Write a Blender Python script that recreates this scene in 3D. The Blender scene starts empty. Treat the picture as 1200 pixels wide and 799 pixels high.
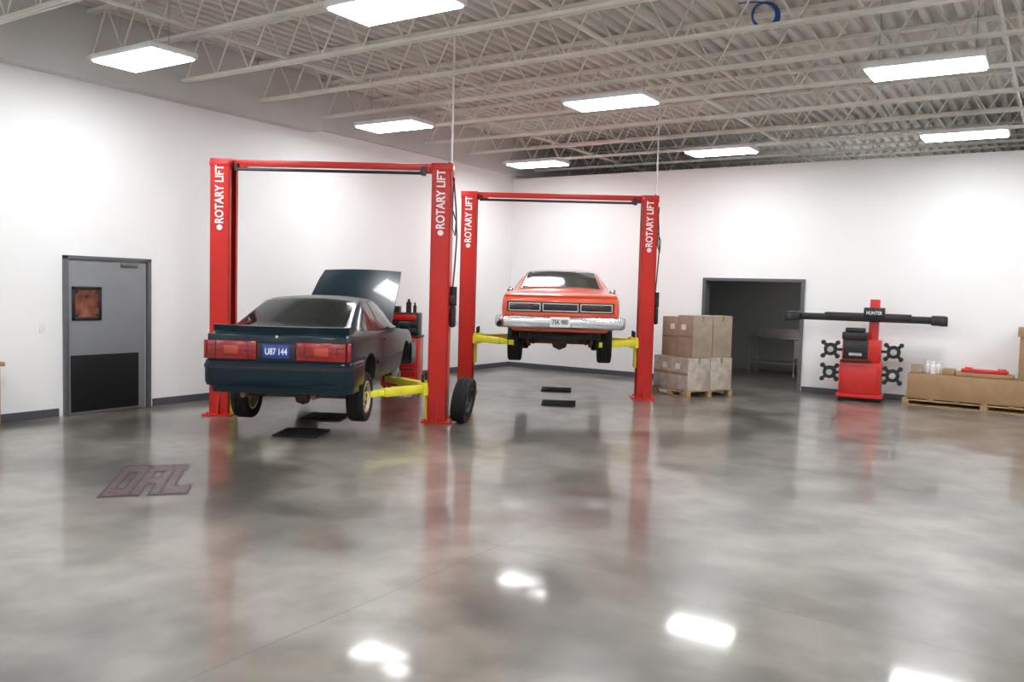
import bpy, bmesh, math, random
import numpy as np
from mathutils import Vector, Matrix
random.seed(4)
S=bpy.context.scene
COL=S.collection
# ------------------------------------------------------------------ materials
def mat(name,col,rough=.5,metal=0,nscale=8,namt=.06,bump=0,bscale=40,emis=None,estr=0,coat=0,coatr=.05,alpha=1,spec=.5):
    m=bpy.data.materials.new(name);m.use_nodes=True
    nt=m.node_tree;b=nt.nodes['Principled BSDF'];L=nt.links
    tc=nt.nodes.new('ShaderNodeTexCoord')
    n=nt.nodes.new('ShaderNodeTexNoise');n.inputs['Scale'].default_value=nscale;n.inputs['Detail'].default_value=4
    L.new(tc.outputs['Object'],n.inputs['Vector'])
    r=nt.nodes.new('ShaderNodeValToRGB')
    c=np.array(col[:3])
    r.color_ramp.elements[0].position=.3;r.color_ramp.elements[1].position=.7
    r.color_ramp.elements[0].color=(*np.clip(c*(1-namt),0,1),1);r.color_ramp.elements[1].color=(*np.clip(c*(1+namt),0,1),1)
    L.new(n.outputs['Fac'],r.inputs['Fac']);L.new(r.outputs['Color'],b.inputs['Base Color'])
    b.inputs['Roughness'].default_value=rough;b.inputs['Metallic'].default_value=metal
    b.inputs['Coat Weight'].default_value=coat;b.inputs['Coat Roughness'].default_value=coatr
    b.inputs['Alpha'].default_value=alpha;b.inputs['Specular IOR Level'].default_value=spec
    if emis:
        b.inputs['Emission Color'].default_value=(*emis,1);b.inputs['Emission Strength'].default_value=estr
    if bump:
        n2=nt.nodes.new('ShaderNodeTexNoise');n2.inputs['Scale'].default_value=bscale;n2.inputs['Detail'].default_value=3
        bp=nt.nodes.new('ShaderNodeBump');bp.inputs['Strength'].default_value=bump;bp.inputs['Distance'].default_value=.02
        L.new(tc.outputs['Object'],n2.inputs['Vector']);L.new(n2.outputs['Fac'],bp.inputs['Height']);L.new(bp.outputs['Normal'],b.inputs['Normal'])
    return m
M={}
M['wall']=mat('wall_paint',(.87,.873,.877),.6,nscale=.6,namt=.02,bump=.05,bscale=30)
M['wallgrey']=mat('grey_wall_paint',(.60,.59,.58),.6,nscale=.8,namt=.05)
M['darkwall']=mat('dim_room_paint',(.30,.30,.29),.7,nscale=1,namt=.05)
M['deck']=mat('deck_paint',(.64,.615,.575),.55,nscale=1.2,namt=.1)
M['joist']=mat('joist_paint',(.76,.735,.67),.5,nscale=3,namt=.08)
M['base']=mat('baseboard_vinyl',(.07,.075,.09),.5)
M['doorgrey']=mat('door_grey_paint',(.20,.21,.23),.45,nscale=3,namt=.05)
M['framegrey']=mat('frame_grey_paint',(.10,.105,.115),.4)
M['black']=mat('black_plastic',(.010,.010,.012),.4)
M['kick']=mat('kick_plate_black',(.008,.008,.009),.55,spec=.25)
M['rubber']=mat('rubber_black',(.014,.014,.014),.8,bump=.2,bscale=60,spec=.3)
M['blackmetal']=mat('black_metal',(.015,.015,.017),.35,metal=.2)
M['red']=mat('red_powder_coat',(.54,.013,.007),.38,nscale=3,namt=.06,coat=.1,spec=.35)
M['redd']=mat('red_cabinet_paint',(.55,.013,.009),.3,coat=.2,spec=.4)
M['yellow']=mat('yellow_arm_paint',(.82,.75,.04),.4,nscale=6,namt=.1)
M['white']=mat('white_paint',(.85,.85,.85),.45)
M['steel']=mat('steel',(.5,.5,.5),.3,metal=1,nscale=20,namt=.1)
M['chrome']=mat('chrome',(.70,.70,.73),.15,metal=1,namt=.02)
M['green']=mat('dark_green_car_paint',(.001,.014,.022),.3,nscale=2,namt=.1,coat=.22,coatr=.06,spec=.2)
M['orange']=mat('orange_car_paint',(.76,.09,.03),.3,nscale=2,namt=.05,coat=.7,coatr=.05)
M['glass']=mat('car_glass',(.006,.010,.010),.08,namt=.1,coat=.1,coatr=.02,spec=.4)
M['glassl']=mat('car_glass_light',(.045,.055,.052),.1,namt=.3,nscale=3,coat=.2,coatr=.02,spec=.5)
M['tailred']=mat('tail_lens_red',(.30,.008,.008),.18,nscale=30,namt=.2,coat=.4)
M['taildark']=mat('tail_lens_dark',(.03,.006,.006),.15,nscale=30,namt=.3,coat=.5)
M['amber']=mat('lens_amber',(.42,.05,.028),.2,coat=.4)
M['rim']=mat('rim_gold',(.50,.42,.27),.35,metal=.4,namt=.12,nscale=20)
M['rimgrey']=mat('rim_dark_steel',(.05,.05,.05),.4,metal=.5)
M['plateblue']=mat('plate_blue',(.012,.05,.30),.4)
M['card']=mat('cardboard',(.34,.21,.11),.8,nscale=5,namt=.1)
M['cardl']=mat('cardboard_dusty',(.34,.27,.20),.7,nscale=5,namt=.12)
M['cardw']=mat('film_wrapped_cardboard',(.44,.385,.33),.3,nscale=7,namt=.25,bump=.7,bscale=11,coat=.7,coatr=.12)
M['tape']=mat('packing_tape',(.26,.18,.11),.3)
M['wood']=mat('pallet_wood',(.38,.25,.13),.75,nscale=6,namt=.2)
M['woodt']=mat('bench_wood',(.40,.24,.11),.5,nscale=5,namt=.2)
M['blue']=mat('blue_hose',(.01,.08,.35),.35)
M['navy']=mat('emblem_outline_paint',(.028,.018,.024),.35,nscale=15,namt=.4)
M['ink']=mat('plate_ink',(.02,.02,.04),.5)
M['maroon']=mat('emblem_fill_paint',(.095,.055,.062),.35,nscale=14,namt=.3)
M['under']=mat('underbody',(.018,.017,.016),.7,nscale=10,namt=.3)
M['rust']=mat('rusty_metal',(.13,.06,.035),.7,nscale=14,namt=.4)
M['lens']=mat('light_lens',(.9,.9,.9),.5,emis=(.975,.99,1.),estr=39)
M['mail']=mat('paper_label',(.8,.8,.78),.6)
M['panerefl']=mat('pane_painted_reflection',(.17,.065,.045),.12,nscale=5,namt=.9,coat=.4)  # door pane: reddish reflection put into the mottled base colour
def floor_mat():
    m=bpy.data.materials.new('polished_concrete');m.use_nodes=True
    nt=m.node_tree;b=nt.nodes['Principled BSDF'];L=nt.links;N=nt.nodes.new
    tc=N('ShaderNodeTexCoord')
    def noise(s,d,rough=.55,dist=0):
        n=N('ShaderNodeTexNoise');n.inputs['Scale'].default_value=s;n.inputs['Detail'].default_value=d;n.inputs['Roughness'].default_value=rough;n.inputs['Distortion'].default_value=dist
        L.new(tc.outputs['Object'],n.inputs['Vector']);return n
    n1=noise(.62,3,.52,.35);n2=noise(2.4,3,.5)
    def ramp(n,p0,p1,c0,c1):
        r=N('ShaderNodeValToRGB');r.color_ramp.interpolation='EASE';r.color_ramp.elements[0].position=p0;r.color_ramp.elements[1].position=p1
        r.color_ramp.elements[0].color=(*c0,1);r.color_ramp.elements[1].color=(*c1,1);L.new(n.outputs['Fac'],r.inputs['Fac']);return r.outputs['Color']
    def mul(a,c):
        x=N('ShaderNodeMix');x.data_type='RGBA';x.blend_type='MULTIPLY';x.inputs[0].default_value=1
        L.new(a,x.inputs[6]);L.new(c,x.inputs[7]);return x.outputs[2]
    c=mul(ramp(n1,.34,.62,(.10,.090,.077),(.262,.242,.212)),ramp(n2,.3,.68,(.64,.632,.62),(1.0,1.0,1.0)))
    sp=N('ShaderNodeSeparateXYZ');L.new(tc.outputs['Object'],sp.inputs[0])
    outs=[]
    for ax,off in (('X',1.3),('Y',2.9)):
        a=N('ShaderNodeMath');a.operation='ADD';a.inputs[1].default_value=off+92;L.new(sp.outputs[ax],a.inputs[0])
        q=N('ShaderNodeMath');q.operation='MODULO';q.inputs[1].default_value=4.6;L.new(a.outputs[0],q.inputs[0])
        l=N('ShaderNodeMath');l.operation='LESS_THAN';l.inputs[1].default_value=.012;L.new(q.outputs[0],l.inputs[0]);outs.append(l)
    mx=N('ShaderNodeMath');mx.operation='MAXIMUM';L.new(outs[0].outputs[0],mx.inputs[0]);L.new(outs[1].outputs[0],mx.inputs[1])
    ms=N('ShaderNodeMath');ms.operation='MULTIPLY';ms.inputs[1].default_value=.5;L.new(mx.outputs[0],ms.inputs[0])
    x=N('ShaderNodeMix');x.data_type='RGBA';L.new(ms.outputs[0],x.inputs[0]);L.new(c,x.inputs[6]);x.inputs[7].default_value=(.08,.075,.07,1)
    L.new(x.outputs[2],b.inputs['Base Color'])
    b.inputs['Roughness'].default_value=.28
    b.inputs['Coat Weight'].default_value=.5;b.inputs['Coat Roughness'].default_value=.07
    return m
M['floor']=floor_mat()
# ------------------------------------------------------------------ mesh builder
class MB:
    def __init__(s): s.v=[];s.f=[];s.mi=[]
    def add(s,vs,fs,mi=0):
        o=len(s.v);s.v+= [tuple(v) for v in vs];s.f+=[tuple(i+o for i in f) for f in fs];s.mi+=[mi]*len(fs);return s
    def box(s,c,d,mi=0,bev=0,rot=None,seg=2):
        bm=bmesh.new();bmesh.ops.create_cube(bm,size=1)
        bmesh.ops.scale(bm,vec=d,verts=bm.verts)
        if bev: bmesh.ops.bevel(bm,geom=bm.edges[:],offset=min(bev,min(d)*.48),segments=seg,affect='EDGES',profile=.5)
        if rot is not None: bmesh.ops.transform(bm,matrix=rot.to_4x4(),verts=bm.verts)
        bm.verts.index_update()
        c=Vector(c);s.add([v.co+c for v in bm.verts],[[v.index for v in f.verts] for f in bm.faces],mi);bm.free();return s
    def cyl(s,p0,p1,r,mi=0,n=12,r2=None,cap=True):
        p0=Vector(p0);p1=Vector(p1);d=(p1-p0).normalized();a=d.orthogonal().normalized();b=d.cross(a)
        r2=r if r2 is None else r2
        vs=[];
        for p,rr in ((p0,r),(p1,r2)):
            vs+=[p+(a*math.cos(t)+b*math.sin(t))*rr for t in [2*math.pi*i/n for i in range(n)]]
        fs=[(i,(i+1)%n,n+(i+1)%n,n+i) for i in range(n)]
        if cap: fs+=[tuple(range(n))[::-1],tuple(range(n,2*n))]
        return s.add(vs,fs,mi)
    def lathe(s,prof,c=(0,0,0),axis='x',n=36,mi=0,closed=True):
        vs=[]
        for i in range(n):
            t=2*math.pi*i/n
            for r,h in prof:
                if axis=='x':vs.append((c[0]+h,c[1]+r*math.cos(t),c[2]+r*math.sin(t)))
                elif axis=='z':vs.append((c[0]+r*math.cos(t),c[1]+r*math.sin(t),c[2]+h))
                else:vs.append((c[0]+r*math.cos(t),c[1]+h,c[2]+r*math.sin(t)))
        m=len(prof);fs=[]
        for i in range(n):
            j=(i+1)%n
            for k in range(m if closed else m-1):
                l=(k+1)%m;fs.append((i*m+k,i*m+l,j*m+l,j*m+k))
        return s.add(vs,fs,mi)
    def loft(s,rings,mi=0,cap=True,closed=True):
        m=len(rings[0]);vs=[p for r in rings for p in r];fs=[]
        for i in range(len(rings)-1):
            for k in range(m if closed else m-1):
                l=(k+1)%m;fs.append((i*m+k,i*m+l,(i+1)*m+l,(i+1)*m+k))
        if cap and closed:
            fs.append(tuple(range(m))[::-1]);fs.append(tuple(range((len(rings)-1)*m,len(rings)*m)))
        return s.add(vs,fs,mi)
    def tube(s,pts,r,mi=0,n=8):
        pts=[Vector(p) for p in pts];rings=[];prev=None
        for i,p in enumerate(pts):
            d=(pts[min(i+1,len(pts)-1)]-pts[max(i-1,0)]).normalized()
            a=d.orthogonal().normalized() if prev is None else (prev-d*prev.dot(d)).normalized()
            prev=a;b=d.cross(a)
            rings.append([p+(a*math.cos(2*math.pi*k/n)+b*math.sin(2*math.pi*k/n))*r for k in range(n)])
        return s.loft(rings,mi)
    def obj(s,name,mats,parent=None,loc=(0,0,0),rz=0,smooth=30,rot=None,fixn=True):
        me=bpy.data.meshes.new(name);me.from_pydata([tuple(v) for v in s.v],[],s.f)
        for m in (mats if isinstance(mats,(list,tuple)) else [mats]): me.materials.append(M[m] if isinstance(m,str) else m)
        me.polygons.foreach_set('material_index',s.mi)
        if fixn:
            bm=bmesh.new();bm.from_mesh(me);bmesh.ops.recalc_face_normals(bm,faces=bm.faces);bm.to_mesh(me);bm.free()
        me.polygons.foreach_set('use_smooth',[True]*len(me.polygons))
        me.set_sharp_from_angle(angle=math.radians(smooth));me.update()
        o=bpy.data.objects.new(name,me);COL.objects.link(o)
        o.location=loc;o.rotation_euler=rot if rot is not None else (0,0,rz)
        if parent: o.parent=parent
        return o
def tag(o,label,cat,group=None):
    o['label']=label;o['category']=cat
    if group:o['group']=group
    return o
def empty(name,loc,rz=0,label='',cat='',group=None):
    o=bpy.data.objects.new(name,None);COL.objects.link(o);o.location=loc;o.rotation_euler=(0,0,rz);o.empty_display_size=.2
    tag(o,label,cat,group);return o
def struct(o): o['kind']='structure';return o
def text(body,size,m,parent,name,loc,rot,extr=.002,sx=1,sy=1,align='CENTER'):
    cu=bpy.data.curves.new('t','FONT');cu.body=body;cu.size=size;cu.extrude=extr;cu.align_x=align;cu.align_y='CENTER'
    cu.offset=size*.02
    t=bpy.data.objects.new('t',cu);COL.objects.link(t)
    dg=bpy.context.evaluated_depsgraph_get();me=bpy.data.meshes.new_from_object(t.evaluated_get(dg))
    bpy.data.objects.remove(t)
    me.materials.clear();me.materials.append(M[m])
    o=bpy.data.objects.new(name,me);COL.objects.link(o);o.parent=parent;o.location=loc;o.rotation_euler=rot;o.scale=(sx,sy,1);return o
def copytree(o,loc,rz=None,**props):
    n=o.copy();COL.objects.link(n);n.location=loc
    if rz is not None:n.rotation_euler=(0,0,rz)
    for k,v in props.items(): n[k]=v
    def rec(a,b):
        for c in a.children:
            d=c.copy();COL.objects.link(d);d.parent=b;d.matrix_parent_inverse=c.matrix_parent_inverse;rec(c,d)
    rec(o,n);return n
# ------------------------------------------------------------------ camera
f=984.26;p=.0623;ro=.0277;ya=.578;CAM=Vector((11.284,-17.171,1.8967))
F=Vector((-math.sin(ya),math.cos(ya),0));R=Vector((math.cos(ya),math.sin(ya),0));U=Vector((0,0,1))
Fw=F*math.cos(p)-U*math.sin(p);Up=U*math.cos(p)+F*math.sin(p)
R2=R*math.cos(ro)+Up*math.sin(ro);U2=Up*math.cos(ro)-R*math.sin(ro)
cd=bpy.data.cameras.new('camera');cam=bpy.data.objects.new('camera',cd);COL.objects.link(cam)
cd.sensor_width=36;cd.lens=f/1200*36;cd.clip_end=200
mw=Matrix((R2,U2,-Fw)).transposed().to_4x4();mw.translation=CAM;cam.matrix_world=mw;S.camera=cam
def W(D,L,z=0):  # angled service-bay frame: D metres ahead, L metres across
    q=CAM+F*D+R*L;return Vector((q.x,q.y,z))
# ------------------------------------------------------------------ room
XR,YF,H,HD=16.,-21.,4.54,5.42
struct(MB().box(((XR)/2,(YF+9)/2,-.1),(XR+.6,9-YF+.6,.2)).obj('floor','floor',smooth=30))
struct(MB().box((-.1,(YF+9)/2,HD/2+.1),(.2,9-YF,HD+.4)).obj('wall_left','wall'))
o=MB();o.box((.15,(YF-6.6)/2,(H+HD)/2+.1),(.30,-6.6-YF,HD-H+.2));o.box((.05,(-6.6+9)/2,(H+HD)/2+.14),(.10,15.6,HD-H+.12))
struct(o.obj('trim_1','wallgrey'))
bo0,bo1,bh=4.93,6.96,2.19
w=MB();w.box((bo0/2,.1,H/2),(bo0,.2,H));w.box(((bo1+XR)/2,.1,H/2),(XR-bo1,.2,H));w.box(((bo0+bo1)/2,.1,(bh+H)/2),(bo1-bo0,.2,H-bh))
struct(w.obj('wall_back','wall'))
struct(MB().box((XR+.1,(YF+9)/2,HD/2),(.2,9-YF,HD+.4)).obj('wall_right','wall'))
struct(MB().box((XR/2,YF-.1,HD/2),(XR+.4,.2,HD+.4)).obj('wall_front','wall'))
struct(MB().box((XR/2,9.1,HD/2),(XR+.4,.2,HD+.4)).obj('wall_far','wallgrey'))
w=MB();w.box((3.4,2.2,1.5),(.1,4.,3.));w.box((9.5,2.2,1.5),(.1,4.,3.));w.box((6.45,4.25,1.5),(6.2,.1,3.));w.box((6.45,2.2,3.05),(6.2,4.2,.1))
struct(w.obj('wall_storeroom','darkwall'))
pit=.2;dep=.065;vs=[];fs=[];n=int(XR/pit)+1;prof=[]
for i in range(n):
    x=i*pit;prof+=[(x,0),(x+.075,0),(x+.1,dep),(x+.175,dep)]
for x,z in prof: vs+=[(x,YF,HD+z),(x,9,HD+z)]
for i in range(len(prof)-1): fs.append((2*i,2*i+1,2*i+3,2*i+2))
struct(MB().add(vs,fs).obj('ceiling','deck',smooth=5))
struct(MB().box((XR/2,(YF+9)/2,HD+.2),(XR,9-YF,.05)).obj('trim_2','deck'))
w=MB();w.box((.008,(-9.66+0)/2,.055),(.016,9.66,.11));w.box((.008,(YF-11.06)/2,.055),(.016,-11.06-YF,.11));struct(w.obj('baseboard_left','base'))
w=MB();w.box(((bo0-.06)/2,-.008,.055),(bo0-.06,.016,.11));w.box(((bo1+.06+XR)/2,-.008,.055),(XR-bo1-.06,.016,.11));struct(w.obj('baseboard_back','base'))
w=MB();w.box((bo0-.005,.09,bh/2),(.07,.26,bh));w.box((bo1+.005,.09,bh/2),(.07,.26,bh));w.box(((bo0+bo1)/2,.09,bh+.02),(bo1-bo0+.08,.26,.06));struct(w.obj('trim_3','framegrey'))
# door in left wall
y0,y1,dh=-11.0,-9.72,2.18
d=bpy.data.objects.new('door_1',None);COL.objects.link(d);d.location=(0,(y0+y1)/2,0);struct(d)
w=MB();hw=(y1-y0)/2
w.box((.02,-hw+.025,dh/2),(.10,.05,dh),bev=.004);w.box((.02,hw-.025,dh/2),(.10,.05,dh),bev=.004);w.box((.02,0,dh-.025),(.10,2*hw,.05),bev=.004)
w.obj('door_frame','framegrey',parent=d)
MB().box((.03,-.015,1.06),(.04,2*hw-.15,2.10),bev=.004).obj('door_leaf','doorgrey',parent=d)
w=MB();yc,zc,ww,wh=-.33,1.53,.38,.42
for a in (-1,1):
    w.box((.055,yc+a*ww/2,zc),(.02,.045,wh+.045),bev=.008);w.box((.055,yc,zc+a*wh/2),(.02,ww+.045,.045),bev=.008)
    for c in(-1,1): w.box((.055,yc+a*(ww/2-.03),zc+c*(wh/2-.03)),(.018,.03,.10),rot=Matrix.Rotation(-a*c*.785,3,'X'))
w.obj('window_frame','black',parent=d)
MB().box((.052,yc,zc),(.006,ww,wh)).obj('window_pane','panerefl',parent=d)
MB().box((.058,-.06,.43),(.018,1.0,.78),bev=.006).obj('kick_plate','kick',parent=d)
MB().box((.053,.30,2.07),(.03,.26,.05),bev=.008).obj('door_closer','framegrey',parent=d)
# ceiling joists
def joist(y):
    b=MB();zb,zt=4.80,5.40
    for dy in(-.028,.028):
        b.box((XR/2,y+dy,zb),(XR-.5,.03,.045));b.box((XR/2,y+dy,zt-.01),(XR-.1,.035,.045))
    x=.35
    while x<XR-.6:
        b.cyl((x,y,zb),(x+.35,y,zt),.0125,n=6);b.cyl((x+.35,y,zt),(x+.7,y,zb),.0125,n=6);x+=.7
    o=b.obj('roof_joist','joist');tag(o,'off-white open web steel roof joist under the metal deck','roof joist','roof joists under the deck')
for i in range(20): joist(-19.3+i*1.42)
for i,x in enumerate((2.6,6.6,10.6)):
    for xx,z,nm in((x,4.83,'lower'),(x+.06,5.36,'upper')):
        tag(MB().box((xx,(YF+8.8)/2,z),(.035,8.8-YF,.035)).obj('joist_bridging','joist'),'thin steel bridging angle running across the roof joists','roof bridging','bridging across the roof joists')
# lights
fix=None
def make_light(loc):
    e=empty('ceiling_light',loc,0,'rectangular white fluorescent ceiling light hung below the joists','ceiling light','fluorescent ceiling lights')
    h=MB();h.box((0,0,.05),(1.24,.62,.07),bev=.01);h.box((0,0,.095),(1.0,.3,.03),bev=.01);
    h.obj('housing','white',parent=e)
    MB().box((0,0,.005),(1.18,.56,.02),bev=.004).obj('lens','lens',parent=e)
    for sx in(-.5,.5): MB().cyl((sx,0,.1),(sx,0,.86),.006,n=6).obj('hanger','steel',parent=e)
    return e
l0=(1.89,-1.98);la,lb=3.97,4.53
for i in range(4):
    for j in range(5):
        loc=(l0[0]+i*la,l0[1]-j*lb,4.50)
        if fix is None: fix=make_light(loc)
        else: copytree(fix,loc)
# floor emblem
A=Vector((4.40,-13.11));B_=Vector((4.86,-12.53));C_=Vector((3.52,-12.28));D_=Vector((3.985,-11.76));cen=(A+B_+C_+D_)/4
e=empty('floor_emblem',(cen.x,cen.y,.001),0,'worn maroon block letter emblem painted on the concrete floor','floor emblem')
ex=(B_-A+D_-C_)/2;ey=(C_-A+D_-B_)/2
def glyphs(grow,z,name,m):
    b=MB();g=grow
    st={'D':[(0,0,.26,1),(0,0,.9,.2),(0,.8,.9,1),(.66,.12,.92,.88)],
        'A':[(0,0,.26,.9),(.66,0,.92,.9),(.1,.8,.82,1),(0,.36,.9,.54)],
        'L':[(.05,0,.32,1),(.05,0,.92,.22),(-.04,.84,.42,1)]}
    for k,ch in enumerate('DAL'):
        for x0,y0,x1,y1 in st[ch]:
            q=[]
            for X,Y in((x0-g,y0-g*.6),(x1+g,y0-g*.6),(x1+g,y1+g*.6),(x0-g,y1+g*.6)):
                P=ex*((k+X)/3.0-.49)+ey*(Y-.5);q.append((P.x,P.y,z))
            b.add(q,[(0,1,2,3)])
            z+=.00006
    return b.obj(name,m,parent=e,fixn=False)
glyphs(.085,.0008,'emblem_outline','navy');glyphs(0,.003,'lettering','maroon')
# ------------------------------------------------------------------ wheels
def tire_prof(r,wd,ri):
    h=wd/2;return [(ri,-h*.8),(ri+.02,-h*.92),(r*.86,-h*1.02),(r*.955,-h*.96),(r,-h*.72),(r,-h*.32),(r-.008,-h*.3),(r-.008,-h*.22),(r,-h*.2),(r,h*.2),(r-.008,h*.22),(r-.008,h*.3),(r,h*.32),(r,h*.72),(r*.955,h*.96),(r*.86,h*1.02),(ri+.02,h*.92),(ri,h*.8)]
def wheel(parent,loc,r,wd,ri,rimmat,side,name='wheel',holes=10,rot=(0,0,0)):
    w=MB().lathe(tire_prof(r,wd,ri),n=48).obj(name,'rubber',parent=parent,loc=loc,rot=rot)
    b=MB();h=wd/2*side
    b.lathe([(ri+.004,-h*.8),(ri+.004,h*.86),(ri-.012,h*.9),(ri-.03,h*.55),(ri*.55,h*.42),(ri*.3,h*.6),(.0,h*.62),(.0,h*.45),(ri*.5,h*.2),(ri-.04,h*.1),(ri-.02,-h*.8)],n=40)
    for k in range(holes):
        t=2*math.pi*k/holes
        b.cyl((h*.40,ri*.72*math.cos(t),ri*.72*math.sin(t)),(h*.56,ri*.72*math.cos(t),ri*.72*math.sin(t)),ri*.13,mi=1,n=10)
    for k in range(5):
        t=2*math.pi*k/5;b.cyl((h*.45,ri*.36*math.cos(t),ri*.36*math.sin(t)),(h*.66,ri*.36*math.cos(t),ri*.36*math.sin(t)),.011,mi=1,n=8)
    b.obj('rim',[rimmat,'black'],parent=w)
    return w
# ------------------------------------------------------------------ cars
def tab(t,col):
    ys=[r[0] for r in t];vs=[r[col] for r in t]
    def g(y): return float(np.mean([np.interp(y+d,ys,vs) for d in(-.045,-.02,0,.02,.045)]))
    return g
def body_loft(tb,n=64):
    w,zb,zt,cr=[tab(tb,i) for i in(1,2,3,4)]
    Y0,Y1=tb[0][0],tb[-1][0]
    ys=np.linspace(Y0,Y1,n)
    def half(y):
        a,b,t,c=w(y),zb(y),zt(y),cr(y);m=b+(t-b)*.52
        return [(0,b),(.72*a,b),(.90*a,b+.03),(.965*a,b+.09),(.99*a,b+(m-b)*.6),(a,m),(a*.998,m+(t-m)*.3),(a*.988,m+(t-m)*.62),(a*.972,t-.045),(a*.95,t-.014),(a*.90,t+c*.1),(a*.6,t+c*.65),(a*.3,t+c*.93),(0,t+c)]
    rings=[]
    for y in ys:
        h=half(y);rings.append([(x,y,z) for x,z in h]+[(-x,y,z) for x,z in h[-2:0:-1]])
    def sidex(y,z):
        h=half(y);pts=h[1:11];zz=[q[1] for q in pts];xx=[q[0] for q in pts];return float(np.interp(z,zz,xx))
    return MB().loft(rings),sidex,w,zt,cr
def cut(obj,cutters):
    for c in cutters:
        md=obj.modifiers.new('b','BOOLEAN');md.object=c;md.operation='DIFFERENCE';md.solver='EXACT'
    dg=bpy.context.evaluated_depsgraph_get();me=bpy.data.meshes.new_from_object(obj.evaluated_get(dg))
    obj.modifiers.clear();obj.data=me
    me.polygons.foreach_set('use_smooth',[True]*len(me.polygons));me.set_sharp_from_angle(angle=math.radians(32))
    for c in cutters: bpy.data.objects.remove(c)
def cyl_cutter(x0,x1,y,z,r):
    b=MB();b.cyl((x0,y,z),(x1,y,z),r,n=40,mi=1);return b.obj('c',['black','under'])
def box_cutter(c,d): return MB().box(c,d,mi=1).obj('c',['black','under'])
class GH:
    def __init__(s,tb): s.zr,s.wr,s.zb,s.wb=[tab(tb,i) for i in(1,2,3,4)];s.y0=tb[0][0];s.y1=tb[-1][0]
    def side(s,y,t,off=0):
        zr,wr,zb,wb=s.zr(y),s.wr(y),s.zb(y),s.wb(y);ze=zr-min(.045,(zr-zb)*.4)
        x=wb+(wr-wb)*t+.022*math.sin(math.pi*t)*min(1,(zr-zb)/.3);z=zb+(ze-zb)*t
        nx=(ze-zb);nz=(wb-wr);l=math.hypot(nx,nz)+1e-6
        return (x+off*nx/l,y,z+off*nz/l)
    def top(s,y,u,off=0):
        zr,wr,zb=s.zr(y),s.wr(y),s.zb(y);e=min(.045,(zr-zb)*.4)
        return (u*wr,y,zr-e*abs(u)**2.6+off)
    def mesh(s,n=48):
        rings=[]
        for y in np.linspace(s.y0,s.y1,n):
            h=[s.side(y,t) for t in(0,.25,.5,.75,.93)]+[s.top(y,u) for u in(.97,.88,.7,.45,.2,0)]
            zb=s.zb(y)-.05
            L_=[(h[0][0],y,zb)]+h
            rings.append(L_+[(-a,b,c) for a,b,c in L_[-2::-1]])
        return MB().loft(rings)
    def toppatch(s,ya,yb,ufun,off=.006,n=14,m=12):
        vs=[];fs=[]
        for i in range(n+1):
            y=ya+(yb-ya)*i/n
            for j in range(m+1):
                u=(-1+2*j/m)*ufun(i/n);vs.append(s.top(y,u,off))
        for i in range(n):
            for j in range(m): a=i*(m+1)+j;fs.append((a,a+1,a+m+2,a+m+1))
        return MB().add(vs,fs)
    def sidepatch(s,ya,yb,t0,t1,sg,off=.006,n=14,m=6):
        vs=[];fs=[]
        for i in range(n+1):
            q=i/n;y=ya+(yb-ya)*q;a,b=t0(q),t1(q)
            for j in range(m+1):
                x,yy,z=s.side(y,a+(b-a)*j/m,off);vs.append((sg*x,yy,z))
        for i in range(n):
            for j in range(m): a=i*(m+1)+j;fs.append((a,a+1,a+m+2,a+m+1))
        return MB().add(vs,fs)
def sidepanel(sx,ya,yb,za,zb,sg,off=.006,n=14,m=10):
    vs=[];fs=[]
    for i in range(n+1):
        y=ya+(yb-ya)*i/n
        for j in range(m+1):
            z=za+(zb-za)*j/m;vs.append((sg*(sx(y,z)+off),y,z))
    for i in range(n):
        for j in range(m): a=i*(m+1)+j;fs.append((a,a+1,a+m+2,a+m+1))
    return MB().add(vs,fs)
def ucurve(hw,ylen,rad,n=6):
    pts=[(hw,ylen)]
    for k in range(n+1):
        t=math.pi/2*k/n;pts.append((hw-rad+rad*math.cos(t),rad-rad*math.sin(t)))
    L_=pts+[(hw*.4,-.012),(0,-.018)]
    return L_+[(-x,y) for x,y in L_[-2::-1]]
def sweep(path,prof,sgn=1,y0=0):
    rings=[]
    P=[Vector((x,y)) for x,y in path]
    for i,q in enumerate(P):
        d=(P[min(i+1,len(P)-1)]-P[max(i-1,0)]).normalized();nrm=Vector((-d.y,d.x))
        if nrm.dot(q-Vector((0,.6)))<0:nrm=-nrm
        rings.append([(q.x+nrm.x*o,y0+sgn*(q.y+nrm.y*o),z) for o,z in prof])
    return MB().loft(rings)
def bumper_prof(z0,z1,o0,th=.1):
    h=z1-z0
    return [(-th,z0+.01),(o0*.4,z0),(o0*.9,z0+h*.12),(o0,z0+h*.35),(o0,z0+h*.7),(o0*.85,z0+h*.92),(o0*.3,z1),(-th,z1-.005)]

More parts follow.
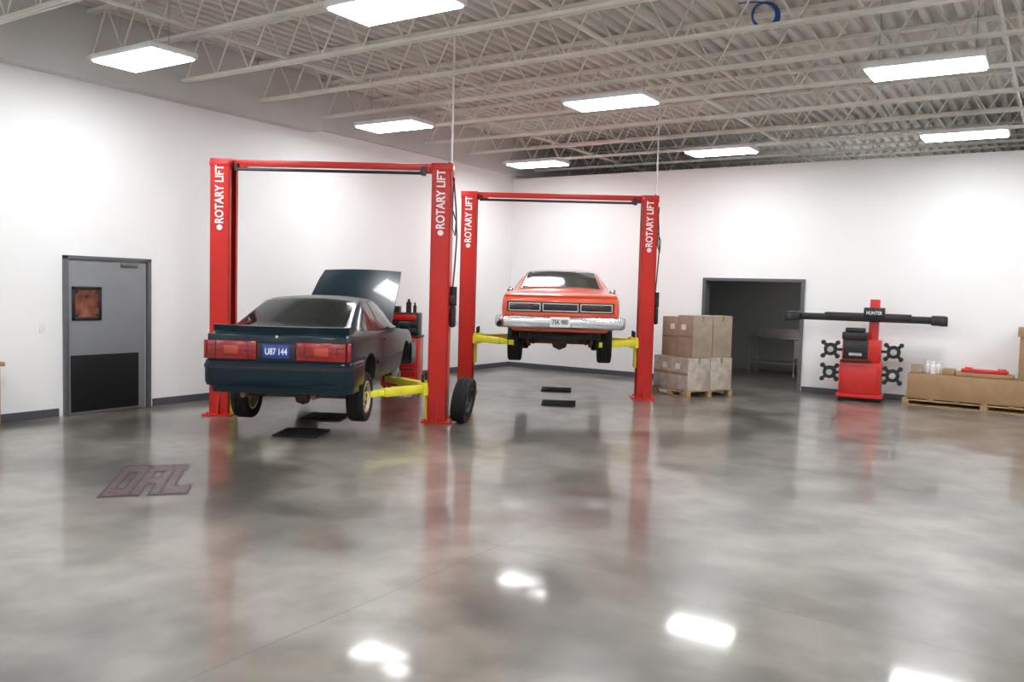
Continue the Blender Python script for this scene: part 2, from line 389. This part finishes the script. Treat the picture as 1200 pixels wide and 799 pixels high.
def hatchback(loc,rz):
    C=empty('car',loc,rz,'dark green hatchback car, hood open, raised on red lift','car')
    Z=.38
    tb=[(.05,.815,.36,.905,.015),(.12,.845,.32,.93,.02),(.3,.86,.27,.94,.025),(.7,.868,.24,.94,.03),(1.05,.870,.22,.935,.03),(1.6,.868,.20,.91,.03),(2.4,.866,.2,.89,.03),(3.1,.862,.2,.895,.045),(3.6,.85,.21,.87,.04),(4.1,.835,.23,.81,.03),(4.38,.80,.28,.75,.02),(4.5,.76,.33,.69,.015)]
    b,sx,w,zt,cr=body_loft(tb);bd=b.obj('body',['green','under'],parent=None)
    cut(bd,[cyl_cutter(s*.56,s*1.1,y,.29,.365) for y in(1.05,3.6) for s in(-1,1)]+[box_cutter((0,3.72,.9),(1.3,1.06,.7))])
    bd.parent=C;bd.location=(0,0,Z)
    K=dict(parent=C,loc=(0,0,Z))
    MB().box((0,2.3,.20),(1.2,3.6,.10),bev=.03).box((0,2.2,.17),(.26,3.0,.1),bev=.04).obj('underbody','under',**K)
    g=GH([(.36,.965,.72,.91,.82),(.5,1.00,.71,.91,.82),(1.0,1.185,.66,.91,.82),(1.36,1.315,.625,.90,.82),(1.62,1.35,.61,.89,.82),(2.1,1.355,.605,.88,.82),(2.36,1.32,.61,.88,.82),(3.10,.935,.72,.88,.80)])
    g.mesh().obj('cabin','green',**K)
    g.toppatch(.46,1.36,lambda q:.94-.01*q,off=.007).obj('rear_window','glass',**K)
    g.toppatch(2.42,3.02,lambda q:.93).obj('windshield','glass',**K)
    for s in(-1,1):
        g.sidepatch(1.82,2.92,lambda q:.07,lambda q:.93,s).obj('side_window','glass',**K)
        g.sidepatch(.92,1.72,lambda q:.10,lambda q:.45+.48*min(1,q*1.5),s).obj('quarter_window','glass',**K)
        g.sidepatch(1.725,1.80,lambda q:.04,lambda q:.98,s,off=.008,n=2).obj('door_pillar','black',**K)
        dp=sidepanel(sx,1.78,3.02,.27,.875,s,off=.007).obj('door','green',**K)
        MB().box((s*(sx(1.9,.78)+.012),1.92,.78),(.02,.13,.035),bev=.008).obj('handle','black',parent=dp)
        MB().box((s*.95,2.86,.93),(.16,.09,.11),bev=.03).box((s*.87,2.88,.90),(.1,.04,.03)).obj('mirror','green',**K)
        m=MB();rings=[]
        for i in range(11):
            y=1.45+1.7*i/10;x=sx(y,.50)
            rings.append([(s*(x-.01),y,.475),(s*(x+.022),y,.48),(s*(x+.022),y,.53),(s*(x-.01),y,.535)])
        m.loft(rings);m.obj('side_molding','black',**K)
    sweep(ucurve(.86,.62,.12),bumper_prof(.30,.60,.03,.12),1,.03).obj('rear_bumper','green',**K)
    sweep(ucurve(.84,.50,.16),bumper_prof(.22,.33,.0,.12),1,.06).obj('rear_valance','green',**K)
    sweep(ucurve(.86,.60,.12),[(.0,.50),(.040,.505),(.040,.545),(.0,.55)],1,.03).obj('bumper_strip','black',**K)
    sweep(ucurve(.84,.55,.18),bumper_prof(.25,.60,.03,.12),-1,4.53).obj('front_bumper','green',**K)
    MB().box((0,.05,.745),(1.64,.05,.32),bev=.015).obj('rear_panel','green',**K)
    MB().box((0,.024,.70),(.46,.02,.21),bev=.006).obj('plate_recess','black',**K)
    for s in(-1,1):
        t=MB();t.box((s*.525,.022,.72),(.58,.04,.215),bev=.012,mi=0);t.box((s*.825,.10,.72),(.045,.16,.215),bev=.012,mi=0,rot=Matrix.Rotation(s*.3,3,'Z'))
        t.box((s*.53,.002,.725),(.17,.012,.10),bev=.004,mi=1)
        for zz in(.665,.72,.775): t.box((s*.525,.001,zz),(.57,.006,.005),mi=2)
        for xx in(-.19,.19): t.box((s*.525+xx,.001,.72),(.005,.006,.205),mi=2)
        t.obj('tail_light',['tailred','amber','black'],**K)
    pl=MB().box((0,.008,.715),(.31,.012,.155),bev=.004).obj('license_plate','plateblue',**K)
    text('U87 144',.105,'white',pl,'lettering',(0,.000,.712),(math.pi/2,0,0),.001,.72,1)
    rings=[]
    for i in range(13):
        u=-1+i/6;x=u*.81;yb=.08+.14*abs(u)**3
        rings.append([(x,yb-.03,.91),(x,yb-.05,1.00),(x,yb,1.01),(x,yb+.18,.95),(x,yb+.18,.91)])
    MB().loft(rings).obj('spoiler','green',**K)
    MB().cyl((0,.032,.885),(0,.02,.885),.018,n=14).obj('emblem','chrome',**K)
    hb=MB();rings=[]
    for i in range(13):
        q=i/12;yy=q*1.32;hw=.70-.05*q-(.05*max(0,q-.8)*5*.4);cz=.03
        top=[( -hw+2*hw*j/14,yy,cz*(1-(2*j/14-1)**2)-.10*q*q) for j in range(15)]
        bot=[(x,y,z-.035) for x,y,z in top[::-1]]
        rings.append(top+bot)
    hb.loft(rings)
    hd=hb.obj('hood','green',parent=C,loc=(0,3.12,Z+.95),rot=(math.radians(41),0,0))
    MB().cyl((.5,4.2,.7),(.42,3.95,1.62),.008,n=6).obj('hood_prop','steel',**K)
    eb=MB();eb.box((0,3.75,.62),(.5,.7,.28),bev=.04).box((0,3.75,.80),(.22,.5,.1),bev=.03).cyl((-.2,3.6,.78),(-.2,4.0,.76),.05).cyl((.2,3.6,.78),(.2,4.0,.76),.05).box((.5,4.05,.72),(.2,.26,.2),bev=.01)
    eb.cyl((0,3.8,.85),(0,3.8,.93),.17,n=20);eb.obj('engine','blackmetal',**K)
    for (x,y,s) in((.735,1.05,1),(-.735,1.05,-1),(-.735,3.6,-1)):
        wheel(C,(x,y,.155+.31),.315,.215,.205,'rim',s)
    br=MB();br.lathe([(.04,-.02),(.14,-.02),(.14,.02),(.04,.02)],n=30);br.cyl((-.02,0,0),(.06,0,0),.05);br.box((0,-.12,.02),(.08,.08,.14),bev=.02)
    br.obj('brake_disc','steel',parent=C,loc=(.70,3.6,.50))
    ax=MB();ax.cyl((-.7,1.05,.47),(.7,1.05,.47),.04);ax.lathe([(0,-.1),(.11,-.07),(.13,0),(.11,.07),(0,.1)],c=(0,1.05,.47),n=16,closed=False)
    for s in(-1,1): ax.cyl((s*.42,.98,.47),(s*.42,.9,.78),.03);ax.lathe([(.05,-.12),(.07,-.12),(.07,.09),(.05,.09)],c=(s*.5,1.1,.62),axis='z',n=14)
    ax.obj('rear_axle','rust',parent=C)
    ex=MB()
    for s in(-1,1): ex.tube([(s*.42,.22,.57),(s*.42,.5,.56),(s*.35,1.0,.70),(s*.3,1.5,.55),(s*.28,2.5,.53)],.028);ex.box((s*.36,1.85,.53),(.2,.5,.13),bev=.05)
    ex.cyl((.42,.08,.57),(.42,.26,.565),.034);ex.cyl((-.42,.08,.57),(-.42,.26,.565),.034)
    ex.obj('exhaust','rust',parent=C)
    return C
def coupe(loc,rz):
    C=empty('car',loc,rz,'orange classic muscle coupe with chrome bumper on red lift','car')
    Z=.90
    tb=[(.05,.885,.44,.87,.01),(.12,.91,.40,.905,.015),(.35,.935,.36,.93,.02),(.9,.955,.31,.95,.03),(1.5,.965,.29,.955,.03),(2.2,.945,.27,.92,.03),(3.0,.94,.26,.90,.03),(3.8,.945,.26,.905,.04),(4.4,.95,.28,.895,.04),(4.9,.94,.32,.865,.03),(5.15,.92,.38,.82,.02),(5.22,.90,.42,.79,.02)]
    b,sx,w,zt,cr=body_loft(tb);bd=b.obj('body',['orange','under'])
    cut(bd,[cyl_cutter(s*.60,s*1.2,y,.35,.385) for y in(1.35,4.32) for s in(-1,1)]);bd.parent=C;bd.location=(0,0,Z)
    K=dict(parent=C,loc=(0,0,Z))
    MB().box((0,2.6,.27),(1.3,4.4,.12),bev=.03).box((0,2.6,.22),(.3,3.4,.12),bev=.04).obj('underbody','under',**K)
    g=GH([(.95,.975,.76,.93,.86),(1.3,1.08,.71,.93,.86),(1.75,1.23,.665,.92,.86),(2.15,1.335,.635,.91,.86),(2.45,1.365,.625,.90,.86),(2.9,1.355,.625,.895,.86),(3.1,1.32,.63,.895,.86),(3.78,.935,.76,.895,.85)])
    g.mesh().obj('cabin','orange',**K)
    g.toppatch(1.14,2.12,lambda q:.91).obj('rear_window','glassl',**K)
    fr=MB()
    pts=[g.top(1.14+(2.12-1.14)*q,.915,.012) for q in np.linspace(0,1,8)]+[g.top(2.12,u,.012) for u in np.linspace(.85,-.85,10)]+[g.top(2.12-(2.12-1.14)*q,-.915,.012) for q in np.linspace(0,1,8)]+[g.top(1.14,u,.012) for u in np.linspace(-.85,.85,10)]
    fr.tube(pts+[pts[0]],.011,n=6);fr.obj('window_trim','chrome',**K)
    g.toppatch(3.14,3.70,lambda q:.92).obj('windshield','glass',**K)
    for s in(-1,1):
        g.sidepatch(1.9,3.45,lambda q:.07,lambda q:.45+.47*min(1,q*2.2),s).obj('side_window','glass',**K)
        dp=sidepanel(sx,2.35,3.75,.33,.885,s,off=.007).obj('door','orange',**K)
        MB().box((s*(sx(2.5,.78)+.015),2.52,.78),(.025,.14,.03),bev=.01).obj('handle','chrome',parent=dp)
        MB().box((s*1.0,3.45,.98),(.12,.05,.10),bev=.025).cyl((s*.93,3.45,.90),(s*.99,3.45,.96),.01).obj('mirror','chrome',**K)
    MB().box((0,.04,.735),(1.74,.05,.27),bev=.02).obj('rear_panel','orange',**K)
    MB().box((0,.018,.725),(1.66,.03,.165),bev=.012).obj('rear_inset','black',**K)
    for s in(-1,1):
        t=MB();cx=s*.555
        t.box((cx,.0,.725),(.46,.02,.10),bev=.008,mi=0)
        for a in(-1,1): t.box((cx,-.006,.725+a*.056),(.49,.014,.012),mi=1);t.box((cx+a*.24,-.006,.725),(.012,.014,.12),mi=1)
        for k in(-1,1): t.box((cx,-.010,.725+k*.018),(.45,.004,.008),mi=2)
        t.obj('tail_light',['taildark','chrome','black'],**K)
    t=MB().box((0,.0,.725),(.52,.02,.10),bev=.008)
    for a in(-1,1): t.box((0,-.006,.725+a*.056),(.55,.014,.012),mi=1);t.box((a*.27,-.006,.725),(.012,.014,.12),mi=1)
    t.obj('fuel_panel',['black','chrome'],**K)
    sweep(ucurve(.945,.36,.10),bumper_prof(.40,.59,.07,.08),1,-.02).obj('rear_bumper','chrome',**K)
    sweep(ucurve(.93,.30,.10),bumper_prof(.40,.56,.06,.08),-1,5.27).obj('front_bumper','chrome',**K)
    pl=MB().box((0,-.115,.50),(.31,.012,.155),bev=.004).obj('license_plate','mail',**K)
    text('75K 980',.10,'ink',pl,'lettering',(0,-.123,.50),(math.pi/2,0,0),.001,.72,1)
    rings=[]
    for i in range(13):
        u=-1+i/6;x=u*.87;yb=.03+.04*abs(u)**3;rings.append([(x,yb,.86),(x,yb-.02,.905),(x,yb+.03,.925),(x,yb+.25,.93),(x,yb+.25,.88)])
    MB().loft(rings).obj('deck_lip','orange',**K)
    MB().box((0,.16,.40),(1.5,.2,.12),bev=.04).obj('valance','orange',**K)
    for (x,y,s) in((.76,1.35,1),(-.76,1.35,-1),(.76,4.32,1),(-.76,4.32,-1)):
        wheel(C,(x,y,.67+.34),.34,.23,.19,'rimgrey',s,holes=8)
    ax=MB();z=1.02;ax.cyl((-.72,1.35,z),(.72,1.35,z),.045);ax.lathe([(0,-.14),(.10,-.11),(.15,0),(.10,.11),(0,.14)],c=(0,1.33,z),n=18,closed=False)
    for s in(-1,1):
        ax.tube([(s*.52,.5,1.2),(s*.52,1.0,1.0),(s*.52,1.35,.95),(s*.52,1.8,1.03),(s*.52,2.2,1.16)],.03);ax.cyl((s*.45,1.3,.98),(s*.38,1.1,1.3),.025)
    ax.obj('rear_axle','rust',parent=C)
    ex=MB()
    for s in(-1,1): ex.tube([(s*.48,.22,1.17),(s*.48,.6,1.16),(s*.4,1.2,1.22),(s*.35,1.9,1.06),(s*.25,3.2,1.05)],.032);ex.box((s*.38,.85,1.16),(.24,.5,.14),bev=.05)
    ex.box((0,.65,1.14),(.55,.55,.14),bev=.05);ex.obj('exhaust','under',parent=C)
    return C
def car_at(fn,D,L,yaw):
    q=W(D,L);return fn((q.x,q.y,0),yaw)
YC=math.radians(29.8)
car_at(hatchback,9.66,-2.72,YC)
car_at(coupe,13.0,.735,YC)
# ------------------------------------------------------------------ lifts
def lift(c,rz,hw,zarm,label,armx):
    E=empty('vehicle_lift',c,rz,label,'vehicle lift','red two-post lifts')
    HT=3.50
    for s in(-1,1):
        b=MB();x=s*hw;t=.014;wx=.27;wy=.33
        b.box((x+s*(wx/2-t/2),0,HT/2),(t,wy,HT))
        for a in(-1,1):
            b.box((x,a*(wy/2-t/2),HT/2),(wx,t,HT));b.box((x-s*(wx/2-t/2),a*(wy/2-.035),HT/2),(t,.07,HT))
        b.box((x,0,.012),(.42,.50,.024),bev=.004)
        for a in(-1,1): b.add([(x+s*.0,a*(wy/2),.02),(x,a*(wy/2+.08),.02),(x,a*(wy/2),.30),(x+.014,a*(wy/2),.02),(x+.014,a*(wy/2+.08),.02),(x+.014,a*(wy/2),.30)],[(0,1,2),(3,5,4),(0,2,5,3),(1,4,5,2),(0,3,4,1)])
        b.box((x,0,HT+.01),(wx+.02,wy+.02,.05),bev=.004)
        for ax_ in(-.15,.15):
            for ay in(-.2,.2): b.cyl((x+ax_,ay,.02),(x+ax_,ay,.05),.013,n=6)
        c_=b.obj('column','red',parent=E)
        MB().box((x,-wy/2-.003,3.07),(.17,.004,.84)).obj('sign_plate','red',parent=c_)
        text('ROTARY LIFT',.165,'white',c_,'lettering',(x,-wy/2-.008,3.09),(math.pi/2,-math.pi/2,0),.001,.82,1)
        MB().cyl((x,-wy/2-.006,2.635),(x,-wy/2-.009,2.635),.04,n=16).obj('emblem','mail',parent=c_)
        i=MB();i.box((x,.0,zarm+.02),(.18,.24,.75),bev=.01);i.obj('carriage','blackmetal',parent=c_)
        i=MB();i.box((x-s*.02,0,HT/2+.3),(.05,.12,HT-.8));i.cyl((x-s*.07,.06,.2),(x-s*.07,.06,HT-.1),.008,n=6);i.cyl((x-s*.06,-.07,.2),(x-s*.06,-.07,HT-.1),.02,n=8);i.obj('cylinder_ram','black',parent=c_)
        y=MB();y.box((x-s*.16,0,zarm-.20),(.05,.22,.50),bev=.01);y.box((x-s*.19,0,zarm-.02),(.14,.34,.13),bev=.01);y.obj('carriage_guard','yellow',parent=c_)
        for a in(-1,1):
            p0=Vector((x-s*.20,a*.14,zarm));p1=Vector((s*armx,a*(1.08 if a<0 else .95),zarm));d=p1-p0;ang=math.atan2(d.y,d.x)
            m=MB();R3=Matrix.Rotation(ang,3,'Z');m.box((p0+d*.32),(d.length*.64,.12,.11),bev=.008,rot=R3);m.box((p0+d*.72),(d.length*.52,.095,.085),bev=.008,rot=R3)
            m.cyl(p0+Vector((0,0,-.09)),p0+Vector((0,0,.09)),.075,n=18)
            ar=m.obj('arm','yellow',parent=E)
            MB().cyl(p1+Vector((0,0,-.05)),p1+Vector((0,0,.08)),.045,n=16).cyl(p1+Vector((0,0,.07)),p1+Vector((0,0,.10)),.075,n=18).obj('arm_pad','rubber',parent=ar)
            MB().cyl(p0+Vector((-s*.0,a*.02,.09)),p0+Vector((0,a*.02,.2)),.02,n=10).obj('arm_lock','blackmetal',parent=ar)
    b=MB();b.box((0,0,HT+.045),(2*hw-.1,.10,.085),bev=.006)
    for s in(-1,1):
        b.box((s*hw,0,HT+.03),(.30,.30,.12),bev=.01);b.box((s*(hw-.22),0,HT-.01),(.2,.09,.06),bev=.005)
    b.obj('crossbeam','red',parent=E)
    MB().cyl((-hw+.22,-.10,HT-.05),(hw-.28,-.10,HT-.05),.022,n=10).box((-hw+.20,-.08,HT-.02),(.04,.06,.1)).box((hw-.26,-.08,HT-.02),(.06,.08,.12)).obj('shutoff_bar','black',parent=E)
    x=hw+.135
    pu=MB();pu.box((x+.045,0,1.48),(.08,.15,.30),bev=.03);pu.cyl((x+.045,0,1.63),(x+.045,0,1.90),.05,n=20);pu.box((x+.04,-.12,1.72),(.07,.05,.12),bev=.01);pu.obj('power_unit','blackmetal',parent=E)
    h=MB();h.tube([(x+.03,.05,1.9),(x+.05,.06,2.2),(x+.07,.05,2.6),(x+.05,.04,3.0),(x+.02,.0,3.35),(x-.05,-.05,3.62)],.011)
    h.tube([(x+.02,-.08,2.95),(x+.07,-.1,2.8),(x+.06,-.1,2.6),(x+.02,-.09,2.7),(x+.01,-.08,3.1),(x+.03,-.06,3.4)],.009);h.obj('hose','black',parent=E)
    MB().cyl((x-.02,.02,2.0),(x-.02,.02,HD-.02),.013,n=8).obj('conduit','white',parent=E)
    return E
LA=.545
lift((2.665,-8.643,0),LA,1.54,.47,'red two-post lift with yellow arms under the dark green hatchback',.62)
lift((3.73,-4.175,0),LA,1.59,1.00,'red two-post lift with yellow arms under the orange coupe',.66)
q=W(11.72,-.66)
lw=wheel(None,(q.x,q.y,.318),.32,.205,.19,'rimgrey',1,name='loose_wheel',holes=8,rot=(0,math.radians(9),math.radians(22)))
tag(lw,'black tire on dark rim leaning against the red lift post','wheel')
mt=None
for D,L in((10.5,-2.62),(11.85,-2.62),(13.95,.81),(15.85,.865)):
    q=W(D,L)
    if mt is None:
        b=MB();b.box((0,0,.012),(.56,.56,.024),bev=.006)
        for k in range(7): b.box((-.21+.07*k,0,.026),(.02,.48,.006))
        mt=b.obj('floor_mat','rubber',loc=q,rz=.5);tag(mt,'square ribbed black rubber mat lying flat on the concrete floor','floor mat','black floor mats under the cars')
    else: copytree(mt,q)
# ------------------------------------------------------------------ tool cart
q=W(14.95,-1.95)
E=empty('tool_chest',(q.x,q.y,0),ya-.1,'red and black rolling tool chest standing beyond the open hood','tool chest')
MB().box((0,0,.55),(.66,.46,.86),bev=.015).obj('body','redd',parent=E)
for k in range(5):
    dr=MB().box((0,-.236,.22+k*.165),(.60,.015,.15),bev=.004).obj('drawer','redd',parent=E)
    MB().box((0,-.25,.27+k*.165),(.5,.02,.018),bev=.004).obj('handle','black',parent=dr)
MB().box((0,.02,1.0),(.68,.46,.04),bev=.008).box((0,.04,1.22),(.60,.36,.40),bev=.02).obj('top_chest','black',parent=E)
for k in range(3): MB().box((0,-.146,1.10+k*.12),(.54,.012,.10),bev=.003).obj('drawer','redd' if k==2 else 'blackmetal',parent=E)
MB().box((-.15,.0,1.47),(.2,.18,.12),bev=.02).obj('tray','black',parent=E)
for xx,yy,rr,hh in((.1,0,.045,1.66),(.2,.05,.03,1.60)): MB().cyl((xx,yy,1.42),(xx,yy,hh-.05),rr).cyl((xx,yy,hh-.05),(xx,yy,hh),rr*.5).obj('bottle','black',parent=E)
for sx in(-.27,.27):
    for sy in(-.17,.17): MB().cyl((sx-.02,sy,.06),(sx+.02,sy,.06),.06,n=18).box((sx,sy,.12),(.06,.06,.04)).obj('caster','black',parent=E)
# ------------------------------------------------------------------ pallets & boxes
def pallet(lx,ly,loc,rz,label):
    b=MB()
    for k in range(7): b.box((-lx/2+.05+k*(lx-.1)/6,0,.118),(.09,ly,.018),bev=.002)
    for a in(-1,0,1):
        b.box((0,a*(ly/2-.05),.0975),(lx,.09,.02));b.box((0,a*(ly/2-.05),.012),(lx,.09,.02))
        for c in(-1,0,1): b.box((c*(lx/2-.06),a*(ly/2-.05),.055),(.11,.09,.068),bev=.002)
    o=b.obj('pallet','wood',loc=loc,rz=rz);tag(o,label,'pallet');return o
def cbox(d,loc,rz,label,m='card',lab=None,group=None,name='cardboard_box'):
    b=MB().box((0,0,d[2]/2),d,bev=.006);b.box((0,0,d[2]+.001),(d[0]*.99,.05,.002),mi=1)
    for a in(-1,1):
        b.box((a*(d[0]/2+.001),0,d[2]-.05),(.002,.05,.1),mi=1)
        if d[2]>.5: b.box((0,a*(d[1]/2+.001),d[2]*.5),(d[0]*.985,.002,.045),mi=1)
    o=b.obj(name,[m,'tape'],loc=loc,rz=rz);tag(o,label,'box',group)
    if lab: MB().box((lab[0],-d[1]/2-.003,lab[1]),(lab[2],.003,lab[3])).obj('label','mail',parent=o)
    return o
prz=math.radians(63-90);pc=Vector((5.50,-2.03,0))
pallet(1.0,1.12,pc,prz,'wooden pallet carrying a wrapped stack of cardboard boxes')
Rz=Matrix.Rotation(prz,3,'Z')
zz=.13
for lv,(h,dx,dy,gx,ofx) in enumerate(((.59,.475,.53,.006,0),(.77,.42,.47,.008,.04))):
    for ix in(-1,1):
        for iy in(-1,1):
            off=Rz@Vector((ix*(dx/2+gx)+ofx,iy*(dy/2+gx)+ofx,0))
            hh=h-(.035 if (lv==1 and ix<0) else 0)
            cbox((dx,dy,hh),pc+off+Vector((0,0,zz)),prz,'tall tan cardboard box on the upper layer of a pallet stack' if lv else 'tan cardboard box wound in clear film on the wooden pallet','cardl' if lv else 'cardw',(-.05 if ix>0 else .08,h*.72,.12,.10) if iy<0 else None,'cardboard boxes stacked on the pallet')
    zz+=h+.004
pallet(2.6,.60,(10.25,-.34,0),0,'long low wooden pallet under a flat cardboard carton')
cbox((2.5,.52,.44),(10.27,-.33,.13),0,'long flat tan cardboard carton on a low pallet','card',None)
zt=.575
cbox((.20,.18,.16),(9.14,-.36,zt),.1,'small open tan cardboard box on the long carton','cardl')
cbox((.20,.22,.11),(9.66,-.36,zt),0,'small flat brown cardboard box on the long carton','card')
for k,(x,y) in enumerate(((9.32,-.32),(9.41,-.44),(9.48,-.30))):
    b=MB().lathe([(0,0),(.04,0),(.045,.01),(.045,.15),(.03,.17),(.028,.20),(0,.20)],axis='z',n=20,closed=False);o=b.obj('jar','white',loc=(x,y,zt));tag(o,'small white plastic jar standing on the long carton','jar','white jars on the carton')
    MB().cyl((0,0,.20),(0,0,.23),.032,n=18).obj('lid','white',parent=o)
cbox((.88,.30,.07),(10.22,-.38,zt+.002),0,'flat tan cardboard box lying on the long carton','card')
o=MB().box((0,0,.03),(.72,.2,.06),bev=.012).box((-.25,0,.07),(.12,.1,.03),bev=.01).cyl((.2,-.02,.06),(.33,-.02,.06),.03).obj('tool_case','redd',loc=(10.22,-.39,zt+.076));tag(o,'long flat red metal case lying on cardboard','tool case')
cbox((.45,.5,.74),(10.95,-.33,zt),0,'tall tan cardboard box standing on the long carton','card')
cbox((.5,.52,.16),(10.94,-.34,zt+.745),0,'wide shallow tan cardboard box on top of the tall box','card')
# ------------------------------------------------------------------ wheel alignment stand
E=empty('wheel_alignment_machine',(8.22,-.56,0),.12,'red wheel alignment console with black sensor beam against the white wall','alignment machine')
MB().box((0,0,.10),(.80,.58,.06),bev=.01).box((0,.02,.42),(.72,.52,.60),bev=.012).box((0,.06,.92),(.66,.42,.42),bev=.012).obj('cabinet','redd',parent=E)
MB().box((.0,-.245,.40),(.58,.012,.5),bev=.004).obj('cabinet_door','redd',parent=E)
MB().box((-.10,-.155,.95),(.42,.03,.34),bev=.01).box((-.08,-.20,.74),(.54,.18,.03),bev=.008).obj('control_panel','black',parent=E)
MB().box((-.1,-.172,.86),(.22,.006,.05)).obj('vent','steel',parent=E)
MB().box((-.12,-.05,1.20),(.44,.32,.14),bev=.02).box((-.12,-.12,1.31),(.34,.16,.08),bev=.02).obj('printer','blackmetal',parent=E)
MB().box((.18,.12,1.12),(.17,.14,1.52),bev=.012).obj('mast','redd',parent=E)
b=MB();b.box((0,.02,1.53),(2.3,.12,.13),bev=.015);b.box((-.28,.0,1.56),(.80,.20,.13),bev=.02);b.box((.38,.0,1.56),(.85,.18,.13),bev=.02)
for s in(-1,1): b.box((s*1.25,-.01,1.53),(.28,.21,.18),bev=.04);b.box((s*1.32,-.10,1.50),(.14,.05,.13),bev=.02)
bm_=b.obj('sensor_beam','black',parent=E)
MB().box((.18,-.0,1.63),(.36,.22,.20),bev=.02).obj('beam_hub','blackmetal',parent=E)
text('HUNTER',.085,'white',bm_,'lettering',(.18,-.115,1.63),(math.pi/2,0,0),.001,.8,1)
for s in(-1,1):
    for z in(.50,.93):
        b=MB();cx=s*(.54);y=-.05
        b.cyl((cx,y-.05,z),(cx,y+.02,z),.12,n=20);b.cyl((cx,y-.11,z),(cx,y-.05,z),.055,n=16,mi=1)
        for k in range(4):
            t=math.pi/4+k*math.pi/2;ddx,ddz=math.cos(t),math.sin(t)
            b.box((cx+ddx*.11,y-.02,z+ddz*.11),(.18,.05,.06),bev=.008,rot=Matrix.Rotation(-t,3,'Y'));b.cyl((cx+ddx*.18,y-.10,z+ddz*.18),(cx+ddx*.18,y+.0,z+ddz*.18),.042,n=10)
        b.box((s*.39,y,z),(.16,.05,.05));b.obj('wheel_clamp',['blackmetal','steel'],parent=E)
for sx in(-.33,.33):
    for sy in(-.2,.2): MB().cyl((sx-.02,sy,.045),(sx+.02,sy,.045),.045,n=16).obj('caster','black',parent=E)
# ------------------------------------------------------------------ store room bench
E=empty('workbench',(6.1,3.2,0),0,'stainless steel work table with shelf inside the dim store room','workbench')
MB().box((0,0,.90),(2.2,.7,.04),bev=.005).box((0,.34,1.0),(2.2,.02,.2)).obj('table_top','steel',parent=E)
MB().box((0,0,.30),(2.1,.6,.03)).obj('shelf','steel',parent=E)
for sx in(-1.05,0,1.05):
    for sy in(-.3,.3): MB().cyl((sx,sy,0),(sx,sy,.89),.022,n=10).obj('leg','steel',parent=E)
MB().box((.45,-.2,.65),(.9,.3,.42),bev=.01).obj('drawer_unit','wallgrey',parent=E)
E=empty('wooden_bench',(.25,-12.62,0),0,'light wooden work table standing against the white wall','table')
MB().box((0,0,.80),(.46,1.3,.05),bev=.006).obj('table_top','woodt',parent=E)
for sx in(-.13,.13):
    for sy in(-.58,.58): MB().box((sx,sy,.39),(.08,.08,.775),bev=.005).obj('leg','woodt',parent=E)
MB().box((0,0,.25),(.30,1.16,.03)).obj('shelf','woodt',parent=E)
o=MB().box((.004,0,0),(.008,.075,.12),bev=.003).obj('light_switch','white',loc=(0,-11.27,1.2));tag(o,'small white light switch plate on the white wall','light switch')
MB().box((.01,0,0),(.008,.02,.04),bev=.002).obj('toggle','mail',parent=o)
b=MB()
for k in range(4): b.tube([((.13+.006*k)*math.cos(t)+.01*k,.015*k,(.13+.006*k)*math.sin(t)) for t in np.linspace(0,2*math.pi,25)],.012)
b.tube([(.0,.02,.14),(-.1,.1,.17),(-.25,.2,.19)],.009)
o=b.obj('hose_coil','blue',loc=(8.34,-7.73,5.0),rz=.5);tag(o,'coiled blue air hose hanging from the roof joists','hose')
# ------------------------------------------------------------------ added fill lights & world
ld=bpy.data.lights.new('storeroom_fill','AREA');ld.energy=12;ld.size=1.0;lo=bpy.data.objects.new('storeroom_fill',ld);COL.objects.link(lo);lo.location=(6.3,2.2,2.9)  # added fill, no fixture: softly lifts the dim store room and bench
ld=bpy.data.lights.new('next_room_fill','AREA');ld.energy=45;ld.size=3.0;lo=bpy.data.objects.new('next_room_fill',ld);COL.objects.link(lo);lo.location=(7.5,3.6,3.4);lo.rotation_euler=(math.pi,0,0)  # added upward fill, no fixture: lightens the dark deck beyond the back wall
wd=bpy.data.worlds.new('world');S.world=wd;wd.use_nodes=True;wd.node_tree.nodes['Background'].inputs[0].default_value=(.5,.5,.5,1);wd.node_tree.nodes['Background'].inputs[1].default_value=.1
S.view_settings.view_transform='Standard'
